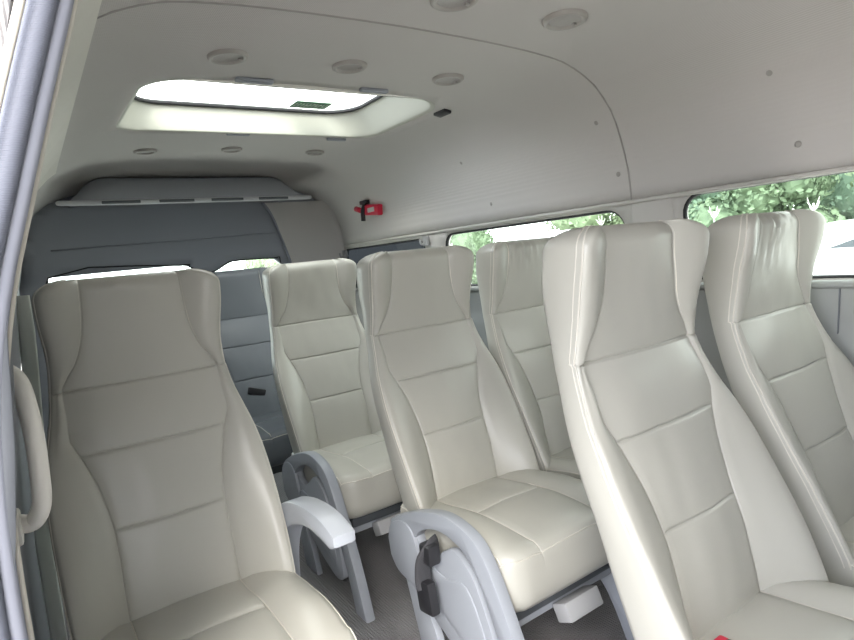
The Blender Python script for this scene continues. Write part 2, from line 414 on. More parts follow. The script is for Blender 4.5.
for i in range(10):
    box(bm, (-.066 + i * .0145, random.uniform(-.002, .002), -.0015), (.0022, .05, .001)); box(bm, (-.062 + i * .0145, random.uniform(-.015, .015), -.0015), (.007, .006, .001))
obj('lettering', bm, M['sticker_ink'], stk, smooth=False)
for x, y, sx, sy in ((.948, 1.285, .035, .07), (.585, 1.165, .10, .022), (.19, 1.168, .11, .022), (.345, 1.835, .09, .016), (.775, 1.835, .09, .016)):
    bm = bmesh.new(); box(bm, (0, 0, 0), (sx, sy, .012), .003)
    o = obj('latch', bm, M['black'] if sx < .05 else M['rear_dark'], sun_roof, loc=Vector((x, y, ceil_z(x, y) - .006)) - O)
    if sx < .05:
        o['label'] = 'black latch at the end of the hatch'; o.rotation_euler = (0, math.radians(12), 0)

# ------------------------------------------------------------------ ceiling lamps
def lamp(label, x, y, r, group):
    z = ceil_z(x, y); t = thing('ceiling_light', label, 'light', (x, y, z), group=group)
    e = .02; nx = (ceil_z(x + e, y) - ceil_z(x - e, y)) / (2 * e); t.rotation_euler = (0, -math.atan(nx), 0)
    bm = bmesh.new(); prof_ = [(r * .72, -.004), (r * .78, -.009), (r * .9, -.010), (r, -.006), (r * 1.02, .002)]; rr = []
    for a, zz in prof_: rr.append([bm.verts.new((a * math.cos(2 * math.pi * k / 32), a * math.sin(2 * math.pi * k / 32), zz)) for k in range(32)])
    for p, q in zip(rr, rr[1:]):
        for k in range(32): bm.faces.new((p[k], p[(k + 1) % 32], q[(k + 1) % 32], q[k]))
    obj('ring', bm, M['lamp_ring'], t)
    bm = bmesh.new(); n = 32; c = bm.verts.new((0, 0, -.001)); v1 = [bm.verts.new((r * .5 * math.cos(2 * math.pi * k / n), r * .5 * math.sin(2 * math.pi * k / n), -.001)) for k in range(n)]
    v2 = [bm.verts.new((r * .74 * math.cos(2 * math.pi * k / n), r * .74 * math.sin(2 * math.pi * k / n), -.0045)) for k in range(n)]
    for k in range(n): bm.faces.new((c, v1[(k + 1) % n], v1[k])); bm.faces.new((v1[k], v1[(k + 1) % n], v2[(k + 1) % n], v2[k]))
    obj('lens', bm, M['lamp_lens'], t)
    bm = bmesh.new(); box(bm, (r * .62, 0, -.008), (.012, .006, .006), .002); obj('switch', bm, M['button'], t)
G = 'round lamps in the ceiling'
lamp('large round ceiling lamp nearest the right windows, forward of the lining joint', .753, .50, .055, G)
lamp('large round ceiling lamp cut off by the top edge of the photo', .428, .526, .055, G)
lamp('round ceiling lamp in the middle just forward of the sunroof', .409, .994, .05, G)
lamp('round ceiling lamp forward of the left end of the sunroof', .065, .998, .05, G)
lamp('round ceiling lamp forward of the right end of the sunroof beside the black latch', .754, .987, .05, G)
lamp('small faint ceiling lamp behind the sunroof, leftmost of the rear three', .058, 2.17, .045, G)
lamp('small faint ceiling lamp behind the sunroof, middle of the rear three', .409, 2.14, .045, G)
lamp('small faint ceiling lamp behind the sunroof, rightmost of the rear three', .80, 2.12, .045, G)
# headliner buttons
for (y, z, lab) in ((.226, 1.436, 'upper lining button above the front right window'), (.188, 1.252, 'lower lining button above the front right window'),
                    (.77, 1.44, 'upper lining button just behind the lining joint'), (.74, 1.268, 'lower lining button just behind the lining joint'),
                    (1.493, 1.442, 'upper lining button above the second right window'), (1.391, 1.253, 'lower lining button above the second right window')):
    for i in range(len(prof) - 1):
        if prof[i][1] <= z <= prof[i + 1][1]:
            t = (z - prof[i][1]) / (prof[i + 1][1] - prof[i][1]); x = prof[i][0] + (prof[i + 1][0] - prof[i][0]) * t
            ang = math.atan2(prof[i + 1][1] - prof[i][1], prof[i + 1][0] - prof[i][0]); break
    bm = bmesh.new(); bmesh.ops.create_uvsphere(bm, u_segments=16, v_segments=8, radius=.009); bmesh.ops.scale(bm, vec=(1, 1, .4), verts=bm.verts)
    o = obj('lining_button', bm, M['button'], loc=(x, y, z)); o.rotation_euler = (0, -ang, 0)
    tag(o, 'small dull grey ' + lab, 'button', 'buttons on the side lining')

# ------------------------------------------------------------------ rear air conditioning duct
ac = thing('air_duct', 'dark padded rear air duct hanging under the roof ahead of the tailgate', 'air duct', (.345, 2.55, 1.45))
O = Vector((.345, 2.55, 1.45))
def duct_half(t): return .40 + .185 * (1 - (1 - t) ** 2)
bm = bmesh.new(); rows = []
N = 40
for j in range(9):
    t = j / 8
    row = []
    for i in range(N + 1):
        u = -1 + 2 * i / N; au = abs(u)
        hwx = .595 - .05 * t
        x = u * hwx; edge = max(0, (au - .72) / .28)
        y = 2.50 + .10 * t + .06 * edge ** 2
        z = 1.442 + (1.565 - 1.442) * t * (1 - edge ** 2.5 * .85)
        row.append(bm.verts.new(Vector((.345 + x, y - .015 * math.sin(math.pi * t), z)) - O))
    rows.append(row)
for a, b in zip(rows, rows[1:]):
    for i in range(N): bm.faces.new((a[i], a[i + 1], b[i + 1], b[i]))
# top and back closing the body
top2 = [bm.verts.new(v.co + Vector((0, .25, 0))) for v in rows[-1]]; bot2 = [bm.verts.new(Vector((v.co.x * .9, v.co.y + .30, v.co.z + .03))) for v in rows[0]]
for i in range(N):
    bm.faces.new((rows[-1][i], rows[-1][i + 1], top2[i + 1], top2[i])); bm.faces.new((rows[0][i + 1], rows[0][i], bot2[i], bot2[i + 1])); bm.faces.new((bot2[i + 1], bot2[i], top2[i], top2[i + 1]))
bmesh.ops.recalc_face_normals(bm, faces=bm.faces[:])
obj('body', bm, M['duct'], ac)
bm = bmesh.new(); tube(bm, catmull([(-.60, .02, 0), (-.55, -.04, -.008), (-.3, -.058, -.012), (0, -.06, -.012), (.3, -.058, -.012), (.55, -.04, -.008), (.60, .02, 0)], 6), .014, 8, flat=(1, .8))
obj('lip', bm, M['duct_lip'], ac)
for i in range(4):
    bm = bmesh.new(); box(bm, (-.36 + .24 * i, -.068, -.012), (.16, .014, .013), .003); obj('vent', bm, M['dark_metal'], ac)

# ------------------------------------------------------------------ passenger seats
ZT = 1.083
HW = smooth_tab([(.24, .190), (.30, .203), (.383, .211), (.5, .217), (.62, .218), (.69, .212), (.75, .200), (.80, .188), (.85, .181), (.92, .176), (1.0, .182), (1.05, .183), (1.09, .180)])
YC = smooth_tab([(.24, -.02), (.383, .0), (.47, .015), (.561, .040), (.717, .095), (.80, .126), (.849, .143), (.93, .142), (1.0, .135), (1.077, .128), (1.1, .13)])
YE = smooth_tab([(.24, -.095), (.36, -.088), (.43, -.066), (.52, -.026), (.61, .020), (.70, .068), (.76, .104), (.83, .133), (.88, .135), (.95, .122), (1.02, .104), (1.077, .098), (1.1, .1)])
YB = smooth_tab([(.24, -.0), (.403, .048), (.52, .085), (.62, .118), (.784, .192), (.89, .222), (.97, .230), (1.06, .216), (1.1, .21)])
PS = smooth_tab([(.24, .113), (.383, .113), (.47, .112), (.561, .112), (.65, .126), (.717, .148), (.75, .162), (.79, .160), (.84, .160), (.87, .152), (.91, .125), (.98, .105), (1.09, .098)])
ZH, ZM, ZL = .849, .717, .561
def gauss(x, s): return math.exp(-(x / s) ** 2)
def make_back(gather=0.0, seed=0):
    levels = set()
    z = .265
    while z < ZT - .035: levels.add(round(z, 4)); z += .022
    for s in (ZH, ZM, ZL):
        levels = {l for l in levels if abs(l - s) > .013}
        for d in (-.012, -.006, -.0035, -.0018, 0, .0018, .0035, .006, .012): levels.add(round(s + d, 4))
    levels = sorted(levels)
    levels = [(l, 0) for l in levels]
    RT = .034
    for k in range(0, 8):
        a = math.radians(90 * k / 7); levels.append((ZT - RT + RT * math.sin(a), RT * (1 - math.cos(a))))
    levels = [(.252, .03), (.255, .015)] + levels
    cu = [-1 + i / 9 for i in range(0, 19)]                                  # centre columns
    bm = bmesh.new(); F = []; B = []; mid_l = []; mid_r = []
    rnd = random.Random(seed)
    for z, ins in levels:
        hw = lerp(z, HW) - ins * .9; p = min(lerp(z, PS), hw - .02); yc = lerp(z, YC); ye = lerp(z, YE); yb = lerp(z, YB)
        head = z > ZH
        # rounded top corners of the silhouette
        cr = .038
        if z > ZT - cr: hw -= (cr - math.sqrt(max(0, cr * cr - (z - ZT + cr) ** 2))) * .75
        p = min(p, hw - .016)
        gv = .0045 if (z < .735 or z > .865) else .0045 * max(0, max((.765 - z) / .03 if z < .78 else 0, (z - .85) / .015 if z > .85 else 0))
        gv = min(gv, .0045) * (.6 if head else 1)
        xs = []
        g = .0028; er = .009 + (.006 if head else 0)
        xs += [(c * (p - g * 1.5), 'c') for c in cu]
        bol = [(p - g * .5, 'g1'), (p, 'g'), (p + g * .5, 'g1')] + [(p + g + (hw - er - p - g) * t, 'b') for t in (.0, .2, .4, .6, .8, 1)] + [(hw - er + er * math.sin(math.radians(a)), 'e%d' % a) for a in (25, 50, 70, 90)]
        cols = [(-x, k) for x, k in bol[::-1]] + xs + bol
        fr = []; bk = []
        for x, k in cols:
            ax = abs(x)
            t = min(1, max(0, (ax - p) / max(.012, hw - er - p)))
            tt = t * t * (3 - 2 * t)
            y = yc + (ye - yc) * (.55 * t + .45 * tt)
            puff = .005 * math.sin(math.pi * t) if t > 0 else 0
            y -= puff
            if t <= 0: y -= .007 * (1 - (ax / p) ** 2) * (1 if not head else .6)
            # pillow between the cross seams
            for s, wid, dep in ((ZH, .030, .006), (ZM, .022, .004), (ZL, .022, .004)):
                msk = (.35 if k[0] == 'e' else 1) if s == ZH else max(0, min(1, (p - ax) / .012))
                sg = (z - s)
                y += msk * (dep * .6 * gauss(sg, wid) + .0062 * gauss(sg, .0022))
            if k == 'g': y += gv
            if k == 'g1': y += gv * .35
            if k[0] == 'e': y += er * 1.1 * (1 - math.cos(math.radians(float(k[1:]))))
            if gather and head:
                w_ = gauss(z - 1.055, .06) * gauss(x + .045, .075)
                y += gather * w_ * math.sin(x * 215 + (z - 1.05) * (40 + x * 600)) * .0075
            y += (noise.noise(Vector((x * 9 + seed * 7.3, z * 9, seed))) * .004 + noise.noise(Vector((x * 26 + seed * 3.1, z * 17, 4 + seed))) * .0022) * (1 - .5 * (k[0] == 'e'))
            ybx = yb - .012 * min(1, (ax / hw) ** 6)
            y += ins * 1.0; ybb = max(ybx - ins, y + .012)
            fr.append(bm.verts.new((x, y, z))); xb = x * (hw - .006) / hw
            bk.append(bm.verts.new((xb, ybb, z)))
        F.append(fr); B.append(bk)
        ml = []
        for sgn, e, be in ((-1, fr[0], bk[0]), (1, fr[-1], bk[-1])):
            ml.append([bm.verts.new(e.co.lerp(be.co, t) + Vector((sgn * .005 * math.sin(math.pi * t), 0, 0))) for t in (.15, .4, .7, .9)])
        mid_l.append(ml[0]); mid_r.append(ml[1])
    n = len(F[0])
    for j in range(len(F) - 1):
        for i in range(n - 1):
            bm.faces.new((F[j][i], F[j][i + 1], F[j + 1][i + 1], F[j + 1][i])); bm.faces.new((B[j][i + 1], B[j][i], B[j + 1][i], B[j + 1][i + 1]))
        for mm, e, flip in ((mid_l, 0, 1), (mid_r, -1, 0)):
            c0 = [F[j][e]] + mm[j] + [B[j][e]]; c1 = [F[j + 1][e]] + mm[j + 1] + [B[j + 1][e]]
            for a in range(5): bm.faces.new((c0[a], c0[a + 1], c1[a + 1], c1[a]))
    for j, top in ((0, 0), (len(F) - 1, 1)):
        for i in range(n - 1): bm.faces.new((F[j][i], F[j][i + 1], B[j][i + 1], B[j][i]))
        bm.faces.new([F[j][0]] + mid_l[j] + [B[j][0]]); bm.faces.new([F[j][-1]] + mid_r[j] + [B[j][-1]])
    bmesh.ops.recalc_face_normals(bm, faces=bm.faces[:])
    # piping paths
    path = {}
    js = [j for j, (z, ins) in enumerate(levels) if z > .27]
    for side, ix in (('l', 1), ('r', n - 2)):
        path[side] = [F[j][ix].co.copy() for j in js]
        path[side + '2'] = [(F[j][0 if side == 'l' else n - 1].co.lerp(B[j][0 if side == 'l' else n - 1].co, .08)) for j in js]
    ic = n // 2; gi = ic + 9 + 2
    path['pr'] = [F[j][gi].co.copy() for j in js if .27 < levels[j][0] < .745]; path['pl'] = [F[j][n - 1 - gi].co.copy() for j in js if .27 < levels[j][0] < .745]
    path['hr'] = [F[j][gi].co.copy() for j in js if levels[j][0] > .87]; path['hl'] = [F[j][n - 1 - gi].co.copy() for j in js if levels[j][0] > .87]
    return bm, path

def make_cushion(seed=0):
    """lofted front to back: rows along y"""
    HC = .212; rows = []
    bm = bmesh.new(); T = []; Bt = []
    ys = [.04, .02, -.01, -.04, -.07, -.10, -.13, -.155, -.163, -.1672, -.17, -.1728, -.177, -.185, -.21, -.24, -.27, -.30, -.325, -.345, -.36]
    pz = lambda y: .383 + .012 * min(1, max(0, -y / .15)) + .010 * gauss(y + .24, .12)
    rows = [(y, pz(y), .262 + (.0 if y < -.05 else 0)) for y in ys]
    # rounded nose
    RN = .036
    nose = []
    for k in range(0, 7):
        a = math.radians(90 * k / 6); nose.append((-.364 - RN * math.sin(a) - .004 * k / 6, pz(-.36) - RN * (1 - math.cos(a))))
    p = .112; g = .0028
    def cols():
        c = [-1 + i / 6 for i in range(13)]
        bol = [p - g * .5, p, p + g * .5] + [p + g + (HC - .018 - p - g) * t for t in (0, .25, .5, .75, 1)] + [HC - .018 + .018 * math.sin(math.radians(a)) for a in (30, 60, 90)]
        return [-b for b in bol[::-1]] + [q * (p - 1.5 * g) for q in c] + bol
    cs = cols(); n = len(cs); grid = []
    def topz(x, y):
        ax = abs(x); z = 0
        t = max(0, (ax - p) / (HC - .01 - p))
        z += .014 * math.sin(math.pi * min(1, t) * .8) * min(1, max(0, (.34 + y) / .12 + .4)) if t > 0 else .006 * (1 - (ax / p) ** 2)
        if abs(ax - p) < .001: z -= .005
        elif abs(ax - p) < .003: z -= .002
        if ax < p: z -= .006 * gauss(y + .17, .0022) + .004 * gauss(y + .17, .02)
        if ax > HC - .018: 
            q = (ax - HC + .018) / .018; z -= .018 * (1 - math.sqrt(max(0, 1 - q * q)))
        return z + noise.noise(Vector((x * 11 + seed * 5, y * 11, seed + 9))) * .004
    pull = lambda x, y: .03 * max(0, (abs(x) - HC + .05) / .05) ** 2 * min(1, max(0, (-.30 - y) / .06))
    for y, z, zb in rows: grid.append([bm.verts.new((x, y + pull(x, y), z + topz(x, y))) for x in cs])
    for y, z in nose[1:]:
        grid.append([bm.verts.new((x * (1 - .0), y + .03 * max(0, (abs(x) - HC + .05) / .05) ** 2, z + topz(x, -.36) * .6)) for x in cs])
    yf = nose[-1][0]
    for z in (.345, .325, .305, .285):
        grid.append([bm.verts.new((x, yf - .006 * math.sin((.36 - z) / .1 * math.pi) + .03 * max(0, (abs(x) - HC + .05) / .05) ** 2, z)) for x in cs])
    for k in (1, 2, 3, 4):
        a = math.radians(90 * k / 4); grid.append([bm.verts.new((x, yf + .03 * (1 - math.cos(a)) + .03 * max(0, (abs(x) - HC + .05) / .05) ** 2, .285 - .028 * math.sin(a))) for x in cs])
    for y in (-.3, -.15, 0, .03): grid.append([bm.verts.new((x, y, .257)) for x in cs])
    for a, b in zip(grid, grid[1:]):
        for i in range(n - 1): bm.faces.new((a[i], a[i + 1], b[i + 1], b[i]))
    for i in range(n - 1): bm.faces.new((grid[-1][i], grid[-1][i + 1], grid[0][i + 1], grid[0][i]))
    # side faces
    for e in (0, -1):
        lp = [r[e] for r in grid]
        cv = bm.verts.new((lp[0].co.x, -.16, .315))
        for q in range(len(lp)):
            if (lp[q].co - lp[(q + 1) % len(lp)].co).length > 1e-6: bm.faces.new((lp[q], lp[(q + 1) % len(lp)], cv))
    bmesh.ops.triangulate(bm, faces=[f for f in bm.faces if len(f.verts) > 4])
    bmesh.ops.recalc_face_normals(bm, faces=bm.faces[:])
    gi = n // 2 + 6 + 2
    nr = len(ys) + 3
    path = {'pr': [grid[j][gi].co.copy() for j in range(nr)], 'pl': [grid[j][n - 1 - gi].co.copy() for j in range(nr)],
            'front': [grid[len(ys) + 3][i].co.copy() for i in range(n)]}
    for s, e in (('sr', n - 2), ('sl', 1)): path[s] = [grid[j][e].co.copy() for j in range(nr + 1)]
    return bm, path

LEG_OUT = [(.058, .31), (.045, .345), (.005, .378), (-.06, .410), (-.13, .434), (-.20, .450), (-.265, .448), (-.33, .425), (-.375, .37), (-.41, .30), (-.445, .22), (-.485, .12), (-.52, .0)]
LEG_IN = [(-.455, .0), (-.422, .12), (-.388, .21), (-.36, .28), (-.33, .34), (-.285, .385), (-.22, .404), (-.16, .398), (-.10, .370), (-.055, .315), (-.02, .26)]
def sp(p, n=4): return [(q.x, q.y) for q in catmull([(a, b, 0) for a, b in p], n)]
def side_leg(t, x, lab=None):
    sg = 1 if x > 0 else -1
    bm = bmesh.new(); prism(bm, sp(LEG_OUT) + sp(LEG_IN), x - .016, x + .016, .005)
    o = obj('side_leg', bm, M['grey_plastic'], t, angle=40)
    # round cap at the pivot, then cover and panel
    bm = bmesh.new(); prism(bm, sp([(.058, .305), (.035, .352), (-.02, .378), (-.066, .368), (-.088, .325), (-.094, .275), (-.075, .225), (-.04, .212), (.02, .222), (.052, .255)]), x - .021, x + .019, .008); obj('pivot_cap', bm, M['grey_plastic'], t, angle=40)
    bm = bmesh.new()
    cov = sp([(.058, .31), (.058, .26), (.03, .225), (-.02, .20), (-.09, .165), (-.17, .125), (-.25, .085), (-.33, .06), (-.375, .08), (-.378, .13), (-.365, .19), (-.34, .26), (-.30, .335), (-.24, .372), (-.20, .358), (-.16, .330), (-.12, .325), (-.085, .345), (-.06, .40), (0, .385), (.05, .355)])
    prism(bm, cov, x - .011, x + .011, .006); obj('side_cover', bm, M['grey_plastic'], t, angle=40)
    bm = bmesh.new(); prism(bm, sp([(-.07, .28), (-.1, .22), (-.2, .17), (-.30, .12), (-.345, .12), (-.335, .2), (-.28, .30), (-.2, .29), (-.12, .30)]), x - .015, x + .015, .006); obj('raised_panel', bm, M['grey_plastic'], t, angle=40)
    bm = bmesh.new(); prism(bm, [(-.03, .22), (.0, .21), (-.06, .0), (-.16, .0), (-.13, .1), (-.09, .17)], x - .010, x + .010, .003); obj('rear_leg', bm, M['grey_plastic'], t, angle=40)

def buckle(t, x):
    bm = bmesh.new(); tube(bm, catmull([(x + .008, -.170, .368), (x - .016, -.175, .362), (x - .030, -.165, .335), (x - .034, -.16, .29), (x - .034, -.165, .265)], 5), .019, 10, flat=(.35, 1.25))
    b = obj('seat_belt_buckle', bm, M['webbing'], t)
    b['label'] = 'black seat belt buckle hanging on its strap'
    bm = bmesh.new(); box(bm, (x - .034, -.170, .246), (.026, .060, .080), .006, Matrix.Rotation(math.radians(-8), 3, 'X')); obj('buckle_housing', bm, M['black'], b, angle=40)
    bm = bmesh.new(); box(bm, (x - .018, -.175, .352), (.036, .045, .05), .008); obj('anchor', bm, M['black'], b, angle=40)

def make_seat(label, x, y, tabx=.005, left_leg=False, right_leg=False, arm=False, gather=0, seed=0, vin='vinyl', tab=False, pedestal=False, bk=False, hwscale=1, bar=None):
    t = thing('passenger_seat', label, 'seat', (x, y, 0), 0, 'cream vinyl passenger seats')
    bm, path = make_back(gather, seed); b = obj('backrest', bm, M[vin], t)
    for k in ('l', 'l2', 'r', 'r2'):
        bm = bmesh.new(); tube(bm, path[k], .0019, 6); obj('edge_piping', bm, M['piping'], b)
    for k in ('pr', 'pl', 'hr', 'hl'):
        bm = bmesh.new(); tube(bm, [p + Vector((.0035 if k[1] == 'r' else -.0035, -.003, 0)) for p in path[k]], .0015, 6)
        obj('panel_stitching', bm, M['stitch'], b)
    bm, cp = make_cushion(seed); c = obj('seat_cushion', bm, M[vin], t, angle=60)
    for k in ('pr', 'pl', 'sr', 'sl', 'front'):
        bm = bmesh.new(); tube(bm, [p + Vector((0, 0, .0028 if k[0] == 'p' else 0)) for p in cp[k]], .0016, 6); obj('cushion_piping', bm, M['piping'], c)
    bm = bmesh.new(); box(bm, (0, -.19, .238), (.36, .34, .042), .006); f = obj('seat_frame', bm, M['dark_metal'], t, angle=40)
    if pedestal:
        for yy in (-.32, -.02):
            for xx in (-.15, .15):
                bm = bmesh.new(); box(bm, (xx, yy, .11), (.04, .04, .22), .005); obj('leg', bm, M['dark_metal'], t, angle=40)
    if bar:
        bm = bmesh.new(); box(bm, ((bar[0] + bar[1]) / 2, -.33, .215), (bar[1] - bar[0], .04, .045), .006); obj('cross_bar', bm, M['grey_plastic'], t, angle=40)
        bm = bmesh.new(); box(bm, ((bar[0] + bar[1]) / 2, -.06, .215), (bar[1] - bar[0], .04, .045), .006); obj('cross_bar', bm, M['grey_plastic'], t, angle=40)
    if left_leg: side_leg(t, -.231)
    if right_leg:
        bm = bmesh.new(); prism(bm, sp([(.0, .23), (-.10, .245), (-.22, .25), (-.31, .235), (-.36, .19), (-.40, .11), (-.45, .0)]) + sp([(-.38, 0), (-.34, .09), (-.30, .15), (-.24, .175), (-.16, .16), (-.11, .10), (-.08, 0)]) + [(-.0, 0)], .185, .215, .005)
        obj('leg', bm, M['grey_plastic'], t, angle=40)
    if bk: buckle(t, -.248)
    if tab:
        bm = bmesh.new(); box(bm, (tabx, -.385, .200), (.115, .05, .045), .005, Matrix.Rotation(math.radians(-25), 3, 'X')); o = obj('slide_lever', bm, M['white_plastic'], t, angle=40)
        o['label'] = 'pale grey lever under the cushion front'
    if arm:
        xa = .247
        out = sp([(.165, .22), (.150, .32), (.125, .40), (.083, .465), (.03, .508), (-.03, .537), (-.09, .553), (-.15, .560), (-.21, .560), (-.25, .553), (-.285, .542)])
        inn = sp([(-.285, .520), (-.262, .508), (-.23, .512), (-.17, .516), (-.11, .507), (-.05, .485), (0, .45), (.035, .40), (.058, .33), (.07, .22)])
        bm = bmesh.new(); prism(bm, out + inn, xa - .026, xa + .026, .009)
        a = obj('armrest', bm, M['arm_plastic'], t, angle=40); a['label'] = 'light grey curved armrest'
        bm = bmesh.new(); box(bm, (xa - .01, .10, .235), (.05, .13, .06), .01); obj('armrest_mount', bm, M['grey_plastic'], t, angle=40)
    return t

make_seat('large cream vinyl seat alone at the left by the doorway with a light grey armrest', -.246, .770, arm=True, seed=1, pedestal=True)
make_seat('middle cream vinyl aisle seat with a black belt buckle on its grey side cover', .535, .784, left_leg=True, right_leg=True, seed=2, tab=True, bk=True, bar=(-.225, .19))
make_seat('cream vinyl window seat behind the front pair, mostly hidden by the front aisle seat', .985, .784, right_leg=True, gather=1, seed=3, bar=(-.19, .19))
s5 = make_seat('nearest cream vinyl aisle seat of the front right pair, showing its pale left flank', .488, 0.0, left_leg=True, right_leg=True, seed=4, bar=(-.225, .19))
make_seat('cream vinyl window seat of the front right pair at the right edge of the photo', 1.001, 0.0, right_leg=True, gather=1, seed=5, bar=(-.19, .19))
make_seat('smaller looking cream vinyl seat with a grey side leg, behind the middle aisle seat', .497, 1.488, left_leg=True, right_leg=True, seed=6, tabx=-.055, tab=True, bar=(-.225, .19))
s8 = make_seat('dark charcoal seat of the last row in front of the tailgate window', .42, 2.19, vin='charcoal', pedestal=True, seed=8)
bm = bmesh.new(); box(bm, (0, 0, 0), (.085, .02, .034), .006, Matrix.Rotation(math.radians(20), 3, 'Y')); b_ = obj('seat_belt_buckle', bm, M['black'], s8, angle=40, loc=(-.02, .018, .50)); b_['label'] = 'black belt buckle lying on the backrest'
# buckle with a red button between cushion and back of the nearest aisle seat
bm = bmesh.new(); box(bm, (-.108, -.085, .405), (.03, .07, .02), .005); b_ = obj('seat_belt_buckle', bm, M['black'], s5, angle=40)
bm = bmesh.new(); box(bm, (-.098, -.042, .402), (.024, .018, .014), .004); rb = obj('release_button', bm, M['red'], b_, angle=40); rb['label'] = 'red release button'

# ------------------------------------------------------------------ small things on the walls
# grab handle on the door pillar
gh = thing('grab_handle', 'cream curved grab handle on the door pillar beside the left seat', 'handle', (-.462, .22, .90))
O = Vector((-.462, .22, .90))
bm = bmesh.new()
tube(bm, catmull([Vector(p) - O for p in ((-.482, .22, .985), (-.468, .218, .982), (-.459, .213, .965), (-.455, .21, .92), (-.456, .21, .87), (-.459, .212, .838), (-.469, .218, .820), (-.482, .22, .822))], 6), .0095, 12, flat=(1, 1))
obj('grip', bm, M['cream'], gh)
for z in (.985, .818):
    bm = bmesh.new(); box(bm, Vector((-.484, .222, z)) - O, (.010, .034, .034), .004); obj('mount', bm, M['cream'], gh, angle=40)
# pale strip by the left seat, put in place of a bright window sliver
bm = bmesh.new(); tube(bm, [(-.447, 1.05, 1.06), (-.448, 1.05, .98), (-.452, 1.05, .91), (-.460, 1.05, .80), (-.485, 1.05, .5), (-.490, 1.05, .02)], .016, 8, flat=(.15, 1))
tag(obj('pale_window_strip', bm, M['pale_strip']), 'pale strip standing in for a window sliver left of the large left seat', 'strip')
# emergency hammer
eh = thing('emergency_hammer', 'red emergency hammer in a black clip high on the rear right wall', 'hammer', (1.205, 2.37, 1.335))
bm = bmesh.new(); box(bm, (0, -.05, .005), (.035, .15, .06), .008, Matrix.Rotation(math.radians(6), 3, 'X')); h = obj('housing', bm, M['red'], eh, angle=40)
bm = bmesh.new(); box(bm, (-.02, -.055, .005), (.006, .07, .025), .003); obj('label_window', bm, M['trim'], h, angle=40)
bm = bmesh.new(); tube(bm, [(-.01, .02, .045), (-.018, .04, .01), (-.015, .05, -.045)], .013, 8); box(bm, (-.012, .02, .055), (.03, .07, .02), .004); obj('clip', bm, M['black'], eh, angle=40)
bm = bmesh.new(); tube(bm, [(-.015, .12, .03), (-.015, .05, .01)], .016, 8); obj('hammer_head', bm, M['red'], eh)
# coat hooks
for (y, z, lab) in ((1.90, 1.135, 'pale coat hook on the pillar between the second and third right windows'), (2.80, 1.12, 'pale coat hook on the rear right corner pillar')):
    bm = bmesh.new(); box(bm, (0, 0, 0), (.02, .04, .05), .006); tube(bm, catmull([(-.008, 0, -.01), (-.03, 0, -.015), (-.036, 0, .01)], 4), .006, 8)
    tag(obj('coat_hook', bm, M['white_plastic'], angle=40, loc=(CX + halfw(z) - .012, y, z)), lab, 'hook', 'coat hooks on the right wall')
# bracket of the sliding door seen through the doorway
db = thing('door_bracket', 'pale metal bracket of the sliding door outside the doorway at the top left', 'bracket', (-.60, .55, 1.38))
bm = bmesh.new(); box(bm, (0, 0, 0), (.10, .05, .035), .006); obj('arm', bm, M['door_trim'], db, angle=40)
bm = bmesh.new(); box(bm, (.035, 0, -.05), (.03, .05, .13), .006); obj('plate', bm, M['door_trim'], db, angle=40)

# ------------------------------------------------------------------ outside
GZ = -.75
bm = bmesh.new(); bmesh.ops.create_grid(bm, x_segments=20, y_segments=20, size=60); bmesh.ops.translate(bm, vec=(0, 10, GZ), verts=bm.verts)
struct(obj('ground', bm, M['ground'], smooth=False))

